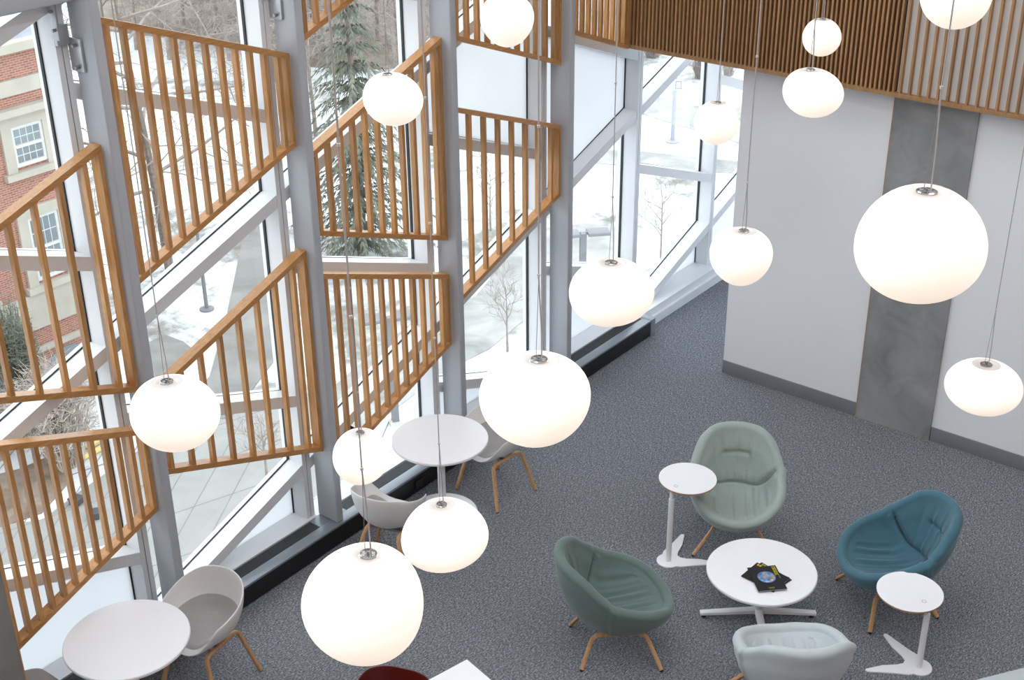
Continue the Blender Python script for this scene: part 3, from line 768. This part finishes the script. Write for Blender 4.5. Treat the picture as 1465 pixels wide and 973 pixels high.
# magazines
def magazine(px, py, ang, z0, label, w=.212, h=.28, cover=False):
    c = Vector((px, py, 0))
    t = thing('magazine', label, 'magazine', (c.x, c.y, z0), math.radians(ang), None)
    box('pages', -w/2+.002, w/2-.001, -h/2+.001, h/2-.001, .0006, .0050, 'paper', t)
    vs, fs = boxes([(-w/2, w/2, -h/2, h/2, .0050, .0058), (-w/2, w/2, -h/2, h/2, 0, .0006), (-w/2-.0004, -w/2+.0004, -h/2, h/2, 0, .0058)])
    cv = mesh_obj('cover', vs, fs, 'black_paper', t)
    if cover:
        m, nt, bs, out = nodes('earth_picture')
        mp = coords(nt, (26, 26, 26)); vo = nt.nodes.new('ShaderNodeTexVoronoi'); vo.inputs['Scale'].default_value = 1.6; vo.distance = 'CHEBYCHEV'
        nt.links.new(mp.outputs[0], vo.inputs['Vector']); r = ramp(nt, [(.0, (.02, .05, .20)), (.25, (.10, .25, .55)), (.5, (.45, .34, .22)), (.7, (.03, .03, .04)), (.88, (.5, .6, .75))])
        nt.links.new(vo.outputs['Color'], r.inputs[0]); nt.links.new(r.outputs[0], bs.inputs['Base Color'])
        lathe('earth_picture', [(0, .0059), (.06, .0059), (.06, .0062), (0, .0062)], m, cv, 40, 0, .012)
        # rim glow printed round the earth
        rg = [(.06, .0059), (.066, .0059), (.066, .00615), (.06, .00615)]
        v_, f_ = lathe_data(rg, 40, 0, .012); mesh_obj('blue_rim', v_, f_, plain('blue_ink', (.08, .2, .5), .4), cv)
        # title strip along the right edge: small yellow strokes, illegible in the picture
        bl = []
        random.seed(3)
        yy = h/2-.012
        for q in range(7):
            hh = .012; x1 = w/2-.010; x0 = x1-.026
            bl.append((x0, x0+.005, yy-hh, yy, .0058, .0062)); bl.append((x0, x1, yy-.004, yy, .0058, .0062))
            if q % 2: bl.append((x0, x1, yy-hh, yy-hh+.004, .0058, .0062))
            else: bl.append((x1-.005, x1, yy-hh, yy, .0058, .0062))
            yy -= .0155
        v_, f_ = boxes(bl); mesh_obj('title', v_, f_, 'yellow', cv)
        v_, f_ = boxes([(w/2-.012, w/2-.009, yy-.032, yy-.002, .0058, .0061)]); mesh_obj('title_line', v_, f_, 'grey_ink', cv)
        v_, f_ = boxes([(-.022+i*.0075, -.022+i*.0075+.0055, -h/2+.028, -h/2+.033, .0058, .0061) for i in range(6)]+[(-.017+i*.0075, -.017+i*.0075+.0055, -h/2+.020, -h/2+.024, .0058, .0061) for i in range(5)])
        mesh_obj('caption', v_, f_, plain('dull_yellow_ink', (.3, .25, .03), .5), cv)
    else:
        v_, f_ = boxes([(w/2-.03, w/2-.010, h/2-.03-.02*i, h/2-.016-.02*i, .0058, .0061) for i in range(3)]); mesh_obj('title', v_, f_, 'yellow', cv)
    return t
magazine(7.285, 3.392, -11, cz, 'black magazine at the bottom of the stack on the coffee table')
magazine(7.27, 3.40, -4, cz+.0065, 'black magazine in the middle of the stack on the coffee table')
magazine(7.255, 3.38, -44.5, cz+.013, 'black magazine with an earth picture and yellow title on top of the stack', cover=True)

def side_table(pole, ang_top, ang_base, z, rt, label, off):
    t = thing('side_table', label, 'side table', (pole.x, pole.y, 0))
    ca, sa = math.cos(ang_top), math.sin(ang_top)
    cx_, cy_ = off*ca, off*sa
    top = lathe('table_top', disc_prof(rt, z-.004, z, .0015), 'white', t, 64, cx_, cy_)
    lathe('plywood_edge', [(0, z-.018), (rt-.004, z-.018), (rt-.001, z-.015), (rt-.001, z-.0041), (0, z-.0041)], 'plyedge', top, 64, cx_, cy_)
    lathe('top_badge', [(.012, z), (.016, z), (.016, z+.0006), (.012, z+.0006)], 'grey_ink', top, 24, .045*ca, .045*sa)
    lathe('post', [(0, .008), (.022, .008), (.022, z*.86), (.020, z*.862), (0, z*.862)], 'white_metal', t, 24)
    lathe('inner_post', [(0, z*.862), (.016, z*.862), (.016, z-.019), (0, z-.019)], 'white_metal', t, 20)
    # forked flat foot: rounded heel with two prongs
    def pol(r, deg): return (r*math.cos(math.radians(deg)+ang_base), r*math.sin(math.radians(deg)+ang_base))
    outl = [pol(.092, 85+190*i/16) for i in range(17)]
    def tip(deg, L_, w_):
        a = math.radians(deg)+ang_base; dx, dy = math.cos(a), math.sin(a)
        return [(dx*(L_+w_*math.sin(b))-dy*w_*math.cos(b), dy*(L_+w_*math.sin(b))+dx*w_*math.cos(b)) for b in [PI-PI*q/6 for q in range(7)]]
    outl += [pol(.125, -72), pol(.20, -50)]+tip(-36, .37, .018)+[pol(.25, -27), pol(.15, -22), pol(.105, -10), pol(.105, 10), pol(.15, 22), pol(.25, 27)]+tip(36, .37, .016)+[pol(.20, 50), pol(.125, 72)]
    prism_xy('forked_foot', outl, 0, .009, 'white_metal', t, .5)
    return t
p1 = onZ(956, 803, 0); c1 = onZ(984, 684, .69)
side_table(p1, math.atan2(c1.y-p1.y, c1.x-p1.x), math.radians(-22), .69, .225, 'slim white side table on a forked foot beside the sage armchair', math.hypot(c1.x-p1.x, c1.y-p1.y))
p2 = onZ(1314, 955, 0); c2 = onZ(1302, 846, .555)
side_table(p2, math.atan2(c2.y-p2.y, c2.x-p2.x), math.radians(97), .555, .228, 'slim white side table on a forked foot beside the teal armchair', math.hypot(c2.x-p2.x, c2.y-p2.y))

def square_table(x, y, ang, w, d, z, label, mat='white'):
    t = thing('square_table', label, 'table', (x, y, 0), ang)
    box('table_top', 0, w, 0, d, z-.025, z, mat, t, bev=.004)
    lathe('column', [(0, .02), (.035, .02), (.035, z-.025), (0, z-.025)], 'white_metal', t, 24, w/2, d/2)
    lathe('base_disc', [(0, 0), (.30, 0), (.30, .008), (.05, .02), (0, .02)], 'white_metal', t, 48, w/2, d/2)
    return t
q0 = onZ(668, 943, .735); qa = onZ(725, 973, .735); qb = onZ(612, 973, .735)
square_table(q0.x, q0.y, math.atan2(qa.y-q0.y, qa.x-q0.x)-PI/2, -.75, -.75, .735, 'square white pedestal table with a sharp corner beside the red chair') if False else None
ang = math.atan2(qb.y-q0.y, qb.x-q0.x)     # first edge direction
square_table(q0.x, q0.y, ang, .75, .75, .735, 'square white pedestal table beside the dark red chair')
b0 = onZ(1393, 973, .735); b1 = onZ(1465, 955, .735)
ang = math.atan2(b1.y-b0.y, b1.x-b0.x)
s0 = b0-(b1-b0)*.25
square_table(s0.x, s0.y, ang-PI/2, .6, 1.1, .735, 'pale grey square table past the teal armchair side table', 'pale_grey')

# ------------------------------------------------------------------ outdoors
GZ = -16.0
tag(box('ground_snow', -120, 160, 9.0, 260, GZ-.4, GZ, 'snow'), 'snow covered ground far below the windows', 'ground', kind='structure')
def gp(x, y): return onZ(x, y, GZ)
def patch(name, px, mat, z1, label, cat):
    pts = [(gp(x, y).x, gp(x, y).y) for x, y in px]
    o = prism_xy(name, pts, GZ, GZ+z1, mat); tag(o, label, cat, kind='structure'); return o
patch('plaza', [(-60, 760), (60, 745), (120, 700), (200, 645), (250, 600), (320, 590), (430, 570), (520, 620), (450, 860), (100, 960), (-80, 960)], 'paving', .03, 'pale concrete plaza with paving joints', 'plaza')
patch('path', [(352, 320), (392, 318), (420, 420), (405, 500), (330, 600), (240, 602), (300, 540), (325, 450)], 'path', .045, 'wet concrete path through the snow', 'path')
patch('road', [(470, 560), (540, 500), (600, 455), (680, 425), (760, 330), (840, 320), (900, 330), (900, 352), (830, 400), (760, 450), (700, 500), (640, 530), (560, 590), (480, 640)], 'road', .03, 'slushy grey road past the windows', 'road')
patch('service_road', [(820, 214), (905, 216), (1000, 226), (1100, 236), (1100, 250), (1000, 246), (905, 238), (820, 232)], 'road', .03, 'cleared grey strip beyond the sign post', 'road')
patch('far_path', [(880, 128), (950, 140), (1000, 158), (1080, 190), (1080, 212), (1000, 188), (945, 172), (880, 150)], 'road', .03, 'curving grey path up the snowy slope', 'path')
patch('planting_bed', [(-40, 690), (30, 672), (80, 650), (100, 690), (60, 735), (-40, 770)], 'mulch', .05, 'brown mulch bed with dry twigs', 'planting bed')
patch('woodland_floor', [(120, 40), (300, 62), (420, 95), (520, 100), (640, 95), (680, -60), (560, -120), (100, -110)], 'mulch', .06, 'brown leaf litter under the woodland', 'ground')
patch('bare_patch', [(212, 492), (235, 480), (262, 490), (282, 505), (262, 530), (222, 540)], 'path', .05, 'bare wet patch in the snow', 'ground')
jt = []
for i in range(-4, 14):
    a, b = gp(-60+i*52, 960), gp(180+i*42, 600)
    v_, f_ = tube_data([(a.x, a.y, GZ+.03), (b.x, b.y, GZ+.03)], .016, 4); jt.append((v_, f_))
for yv in (640, 690, 745, 810, 880):
    a, b = gp(-60, yv+95), gp(430, yv-70)
    v_, f_ = tube_data([(a.x, a.y, GZ+.03), (b.x, b.y, GZ+.03)], .016, 4); jt.append((v_, f_))

# brick building
sc_ = .893; YBL = 37.5
def bx(x): return x*sc_
def bz(z): return CAMZ+(z-CAMZ)*sc_
bd = thing('brick_building', 'red brick building with cream stone bands and white sash windows', 'building', (bx(20), YBL, GZ))
lb = lambda x: bx(x)-bx(20)
lzb = lambda z: bz(z)-GZ
XR = lb(27.35)
box('wall', lb(8), XR, .001, 14, 0, lzb(-5.5), 'brick', bd)
box('cornice', lb(8)-.2, XR+.22, -.32, 14.2, lzb(-5.62), lzb(-5.30), 'stone', bd)
box('stone_band', lb(8)-.05, XR+.06, -.07, 14.1, lzb(-7.15), lzb(-6.6), 'stone', bd)
box('stone_ledge', lb(8)-.2, XR+.25, -.34, 14.2, lzb(-7.80), lzb(-7.55), 'stone', bd)
box('stone_ledge', lb(8)-.1, XR+.14, -.16, 14.1, lzb(-7.95), lzb(-7.80), 'stone', bd)
box('corner_block', lb(26.35), XR+.05, -.06, .5, lzb(-6.6), lzb(-5.62), 'stone', bd)
box('stone_band', lb(8)-.08, XR+.10, -.12, 14.1, lzb(-16.0), lzb(-14.62), 'stone', bd)
box('stone_band', lb(8)-.05, XR+.07, -.09, 14.1, lzb(-17.0), lzb(-16.75), 'stone', bd)
vs = [(lb(8), .1, lzb(-5.3)), (XR, .1, lzb(-5.3)), (XR, 14, lzb(-5.3)), (lb(8), 14, lzb(-5.3)), (lb(8)+2, 5, lzb(-3.2)), (XR-3, 5, lzb(-3.2)), (XR-3, 9, lzb(-3.2)), (lb(8)+2, 9, lzb(-3.2))]
mesh_obj('roof', vs, BF, 'roof', bd)
def bwin(xc, z0, z1, w, cols, rows):
    x0, x1 = lb(xc-w/2), lb(xc+w/2); a, b = lzb(z0), lzb(z1)
    vs, fs = boxes([(x0-.36, x0, -.10, .05, a-.12, b+.36), (x1, x1+.36, -.10, .05, a-.12, b+.36), (x0, x1, -.10, .05, b, b+.36)])
    f_ = mesh_obj('window', vs, fs, 'stone', bd); f_['label'] = 'cream stone window surround'
    box('sill', x0-.48, x1+.48, -.22, .05, a-.34, a-.12, 'stone', f_)
    bl = [(x0, x0+.10, -.05, .0, a, b), (x1-.10, x1, -.05, .0, a, b), (x0+.10, x1-.10, -.05, 0, a, a+.12), (x0+.10, x1-.10, -.05, 0, b-.1, b), (x0+.10, x1-.10, -.06, 0, (a+b)/2-.05, (a+b)/2+.05)]
    v_, g_ = boxes(bl); mesh_obj('sash', v_, g_, 'white_frame', f_)
    gx0, gx1 = x0+.10, x1-.10
    for (c0, c1) in ((a+.12, (a+b)/2-.05), ((a+b)/2+.05, b-.1)):
        for i in range(cols):
            for j in range(rows):
                px0 = gx0+(gx1-gx0)*i/cols; px1 = gx0+(gx1-gx0)*(i+1)/cols; pz0 = c0+(c1-c0)*j/rows; pz1 = c0+(c1-c0)*(j+1)/rows
                box('pane', px0+.018, px1-.018, -.028, -.02, pz0+.018, pz1-.018, 'dark_pane', f_)
    box('glazing_bars', gx0+.002, gx1-.002, -.019, -.004, a+.121, b-.101, 'white_frame', f_)
for xc in (25.4, 21.9, 18.4):
    bwin(xc, -9.75, -8.25, 1.28, 4, 2)
    bwin(xc, -14.2, -11.7, 1.28, 4, 2)
    # arched ground floor opening
    o = prism_xz('arched_window', [(lb(xc)+1.0*math.cos(a), lzb(-18.3)+1.0*math.sin(a)) for a in [PI*i/14 for i in range(15)]]+[(lb(xc)-1.0, .3), (lb(xc)+1.0, .3)], -.05, .05, 'dark_pane', bd)

# trees
def tree_mesh(h, seed, r0=.18, levels=5, spread=.75, first=.25, n0=9, sag=0., tw=.008):
    rnd = random.Random(seed); tr, br = [], []
    def grow(p, d_, L, r, lev, out):
        n = 4 if lev > 1 else 6; pts = [p.copy()]; dd = d_.copy(); q = p.copy()
        for s_ in range(n):
            dd = (dd+Vector((rnd.uniform(-1, 1), rnd.uniform(-1, 1), rnd.uniform(-.6, .8)-sag*lev*.3))*(.035 if lev == 0 else .22)).normalized()
            q = q+dd*L/n; pts.append(q.copy())
        rad = [max(tw, r*(1-.75*i/n)) for i in range(n+1)]
        out.append(tube_data(pts, rad, 7 if lev == 0 else (5 if lev == 1 else 3), caps=lev == 0))
        if lev >= levels: return
        m_ = n0 if lev == 0 else rnd.choice((3, 4, 5))
        for i in range(m_):
            t_ = (first+(1-first)*(i+rnd.random()*.7)/m_) if lev == 0 else rnd.uniform(.25, 1)
            k_ = min(n-1, int(t_*n)); fr = t_*n-k_
            pos = pts[k_].lerp(pts[k_+1], max(0, min(1, fr)))
            az = rnd.uniform(0, 2*PI) if lev else i*2.4+rnd.uniform(-.4, .4)
            base = (pts[k_+1]-pts[k_]).normalized()
            a_ = base.orthogonal().normalized(); b_ = base.cross(a_)
            sd = (base*(1-spread)+(a_*math.cos(az)+b_*math.sin(az))*spread).normalized()
            grow(pos, sd, L*rnd.uniform(.42, .62)*(1 if lev else (1.15-.5*t_)), max(tw, r*(.45 if lev else .40)), lev+1, br)
    grow(Vector((0, 0, 0)), Vector((0, 0, 1)), h, r0, 0, tr)
    return join(tr), join(br)
TM = [tree_mesh(13, 1, .2, 4, .8, .22, 16, .25), tree_mesh(10, 2, .16, 4, .62, .3, 14, 0, .016), tree_mesh(11, 5, .15, 4, .7, .25, 15, .1, .016)]
TMESH = []
for i, (a, b) in enumerate(TM):
    m1 = bpy.data.meshes.new('trunk'); m1.from_pydata([tuple(v) for v in a[0]], [], a[1]); m1.materials.append(MT['bark'])
    m2 = bpy.data.meshes.new('branches'); m2.from_pydata([tuple(v) for v in b[0]], [], b[1]); m2.materials.append(MT['twig'])
    TMESH.append((m1, m2))
def put_tree(kind, px, py, s, rz, label, group=None, gpos=None):
    p = gpos or gp(px, py)
    t = thing('bare_tree', label, 'tree', (p.x, p.y, GZ), rz, group)
    for nm, me in zip(('trunk', 'branches'), TMESH[kind]):
        o = bpy.data.objects.new(nm, me); C.objects.link(o); o.parent = t
    t.scale = (s, s, s); return t
put_tree(0, 243, 388, 1.0, .4, 'tall bare tree with a thick straight trunk by the snowy path')
put_tree(2, 452, 195, .8, 1.1, 'bare leaning tree beside the spruce')
rnd = random.Random(4)
for x, y, lab in ((300, 132, 'slim bare tree at the woodland edge behind the thick-trunked tree'), (395, 118, 'slim bare tree at the woodland edge nearer the spruce'), (590, 150, 'slim bare tree at the woodland edge on the far side of the spruce')):
    put_tree(1, x, y, .5, rnd.uniform(0, 6), lab)
import numpy as np
co, fa, nv = [], [], 0
base = []
for a_, b_ in TM[1:]:
    v_, f_ = join([a_, b_]); base.append((np.array([tuple(q) for q in v_]), f_))
for i in range(12):
    for j in range(1, 5):
        x = 140+i*44+rnd.uniform(-14, 14)+(j % 2)*20; y = 112-j*40+rnd.uniform(-10, 10)+.05*(x-140)
        p = gp(x, y); sc2 = rnd.uniform(.72, 1.0); az = rnd.uniform(0, 6); v_, f_ = base[(i+j) % 2]
        ca, sa = math.cos(az), math.sin(az); Rm = np.array([[ca, sa, 0], [-sa, ca, 0], [0, 0, 1]])
        co.append(v_ @ Rm*sc2+np.array([p.x, p.y, GZ])); fa += [tuple(q+nv for q in t_) for t_ in f_]; nv += len(v_)
o = mesh_obj('woodland_thicket', np.concatenate(co).tolist(), fa, 'twig')
tag(o, 'dense grey brown thicket of bare woodland branches beyond the snow', 'woodland', kind='stuff')

# spruce
def spruce(h, seed):
    rnd = random.Random(seed); parts = []
    nw = 19
    for w_ in range(nw):
        f_ = w_/(nw-1); z = h*(.06+.92*f_); L = (1-f_)**.85*h*.215+.15; nb = 13 if f_ < .6 else 9
        for b in range(nb):
            a = b*2*PI/nb+w_*.7+rnd.uniform(-.2, .2); l = L*rnd.uniform(.7, 1.1); dr = .28+.25*(1-f_)
            ca, sa = math.cos(a), math.sin(a); vs, fs = [], []
            n = max(4, int(l/.22))
            for i in range(n+1):
                t_ = i/n; r = l*t_; zz = z+.10*l*math.sin(t_*2.2)-dr*l*t_*t_*.9
                for q in range(4):
                    aa = rnd.uniform(-.9, .9); ln = rnd.uniform(.35, .75)*(1.1-.5*t_); wd = .055
                    dx = math.cos(a+aa)*ln*.7; dy = math.sin(a+aa)*ln*.7; dz = -rnd.uniform(.15, .9)*ln
                    p0 = Vector((ca*r, sa*r, zz)); k_ = len(vs)
                    sd = Vector((-sa, ca, 0))*wd; up = Vector((0, 0, wd))
                    vs += [p0+sd, p0-sd, p0+up, p0+Vector((dx, dy, dz))]; fs += [(k_, k_+1, k_+3), (k_+1, k_+2, k_+3), (k_+2, k_, k_+3)]
            parts.append((vs, fs))
    return join(parts)
sp_ = gp(520, 372)
t = thing('spruce_tree', 'tall green spruce with drooping boughs beside bare trees', 'tree', (sp_.x, sp_.y, GZ))
v_, f_ = spruce(14.5, 3); mesh_obj('foliage', v_, f_, 'needle', t)
tube('trunk', [(0, 0, 0), (0, 0, 7), (0, 0, 14.3)], [.22, .14, .02], 'bark', t, 8)

# saplings, shrubs
def sapling(px, py, h, seed, label):
    p = gp(px, py); a, b = tree_mesh(h, seed, .05, 3, .5, .35, 9, -.3, .006)
    t = thing('sapling', label, 'tree', (p.x, p.y, GZ)); mesh_obj('trunk', a[0], a[1], 'twig', t); mesh_obj('branches', b[0], b[1], 'twig', t)
sapling(726, 503, 2.6, 11, 'young bare sapling on the snow beside the slushy road')
sapling(945, 372, 2.9, 12, 'young bare sapling on the snowy slope below the sign post')
sapling(383, 690, 1.9, 13, 'tiny bare sapling at the edge of the plaza')
sapling(702, 330, 2.6, 14, 'thin bare sapling on the bright snow before the close screen')
def shrub(px, py, r, h, seed, label, mat='twig', n=90, group=None):
    rnd = random.Random(seed); p = gp(px, py); parts = []
    for i in range(n):
        a = rnd.uniform(0, 2*PI); e = rnd.uniform(.1, 1); b0 = Vector((rnd.uniform(-.2, .2)*r, rnd.uniform(-.2, .2)*r, 0))
        tip = Vector((math.cos(a)*r*e, math.sin(a)*r*e, h*(1-.55*e*e)*rnd.uniform(.7, 1.1))); mid = b0.lerp(tip, .5)+Vector((rnd.uniform(-.15, .15), rnd.uniform(-.15, .15), .2*h))
        parts.append(tube_data([b0, mid, tip], [.02, .012, .006], 3, caps=False))
        for q in range(6):
            t_ = rnd.uniform(.4, 1); s = mid.lerp(tip, t_); dv = Vector((rnd.uniform(-1, 1), rnd.uniform(-1, 1), rnd.uniform(-.2, 1)))*.3*r*rnd.uniform(.3, 1)
            parts.append(tube_data([s, s+dv], [.008, .005], 3, caps=False))
    v_, f_ = join(parts); o = mesh_obj('shrub', v_, f_, mat, loc=(p.x, p.y, GZ)); tag(o, label, 'shrub', group); return o
shrub(95, 665, 2.0, 3.4, 1, 'large pale leafless shrub in front of the brick building', 'twig_pale', 420)
shrub(46, 618, 1.1, 4.6, 2, 'tall dark shrub against the brick wall', 'needle', 420)
shrub(2, 655, .9, 2.4, 6, 'low leafless shrub beside the mulch bed', 'twig_pale', 240)
shrub(1001, 112, 1.15, 1.9, 3, 'round bare shrub on the slope past the sign post', 'twig', 200, 'bare shrubs')
shrub(933, 82, 1.6, 1.6, 4, 'spreading bare shrub on the slope seen above the sign post', 'twig', 200, 'bare shrubs')
shrub(1042, 108, 1.1, 1.7, 5, 'small bare shrub on the slope next to the end wall', 'twig', 160, 'bare shrubs')

# posts and lamps
def area_lamp(px, py, h, label, ang=0):
    p = gp(px, py); t = thing('street_lamp', label, 'street lamp', (p.x, p.y, GZ), ang)
    box('post', -.11, .11, -.11, .11, 0, h, 'post', t); box('base', -.2, .2, -.2, .2, 0, .12, 'kerb', t)
    hd = box('lamp_head', .15, .95, -.28, .28, h-.06, h+.06, 'post', t, bev=.02); box('arm', .1, .2, -.05, .05, h-.05, h+.05, 'post', hd)
    hd = box('lamp_head', -.95, -.15, -.28, .28, h-.06, h+.06, 'post', t, bev=.02); box('arm', -.2, -.1, -.05, .05, h-.05, h+.05, 'post', hd)
area_lamp(832, 478, 4.05, 'dark square-headed street lamp beside the road by the heater end', -.75)
area_lamp(566, 606, 3.9, 'dark twin-headed street lamp standing by the slushy road below the screen', -.6)
p = gp(296, 443); t = thing('lamp_pole', 'thin grey pole in the snow beside the wet path', 'pole', (p.x, p.y, GZ))
tube('pole', [(0, 0, 0), (0, 0, 3.2)], [.075, .06], 'post', t, 10); lathe('base_plate', [(0, 0), (.28, 0), (.28, .06), (.12, .10), (0, .1)], 'post', t, 16)
p = gp(962, 203); t = thing('sign_post', 'blue grey post with a small sign on the snowy slope', 'sign post', (p.x, p.y, GZ), math.radians(-52))
tube('pole', [(0, 0, 0), (0, 0, 4.4)], [.11, .09], 'post_blue', t, 12); lathe('base_plate', [(0, 0), (.36, 0), (.36, .06), (.18, .12), (0, .12)], 'post_blue', t, 16)
sg = box('sign', -.08, .38, -.13, -.105, 2.75, 3.35, 'white_frame', t); v_, f_ = boxes([(.0, .30, -.132, -.13, 2.84, 2.88), (.0, .30, -.132, -.13, 3.20, 3.24), (.0, .04, -.132, -.13, 2.88, 3.20), (.26, .30, -.132, -.13, 2.88, 3.20)]); mesh_obj('sign_print', v_, f_, 'post', sg)
for x, y, r, lab in ((110, 722, .3, 'black box on the plaza beside the snow edge'), (135, 742, .9, 'second black box farther out on the plaza paving')):
    p = gp(x, y); t = thing('equipment_box', lab, 'box', (p.x, p.y, GZ), r)
    box('body', -.16, .16, -.16, .16, .03, .22, 'black_box', t, bev=.03); box('lid', -.18, .18, -.18, .18, .22, .27, 'black_box', t, bev=.02)
for i, (x, y) in enumerate(((126, 646), (132, 632), (138, 618))):
    a, b = gp(x-8, y+14), gp(x+34, y-8); v_, f_ = tube_data([(a.x, a.y, GZ+.12), (b.x, b.y, GZ+.12)], 0, 8, (.12, .15))
    tag(mesh_obj('kerb_bar', v_, f_, 'yellow_paint', smooth=.5), 'yellow painted kerb bar at the plaza edge', 'kerb', 'yellow kerb bars')
pz = bpy.data.objects['plaza']; v_, f_ = join(jt); o = mesh_obj('paving_joints', v_, f_, 'joint', pz); o['kind'] = 'stuff'
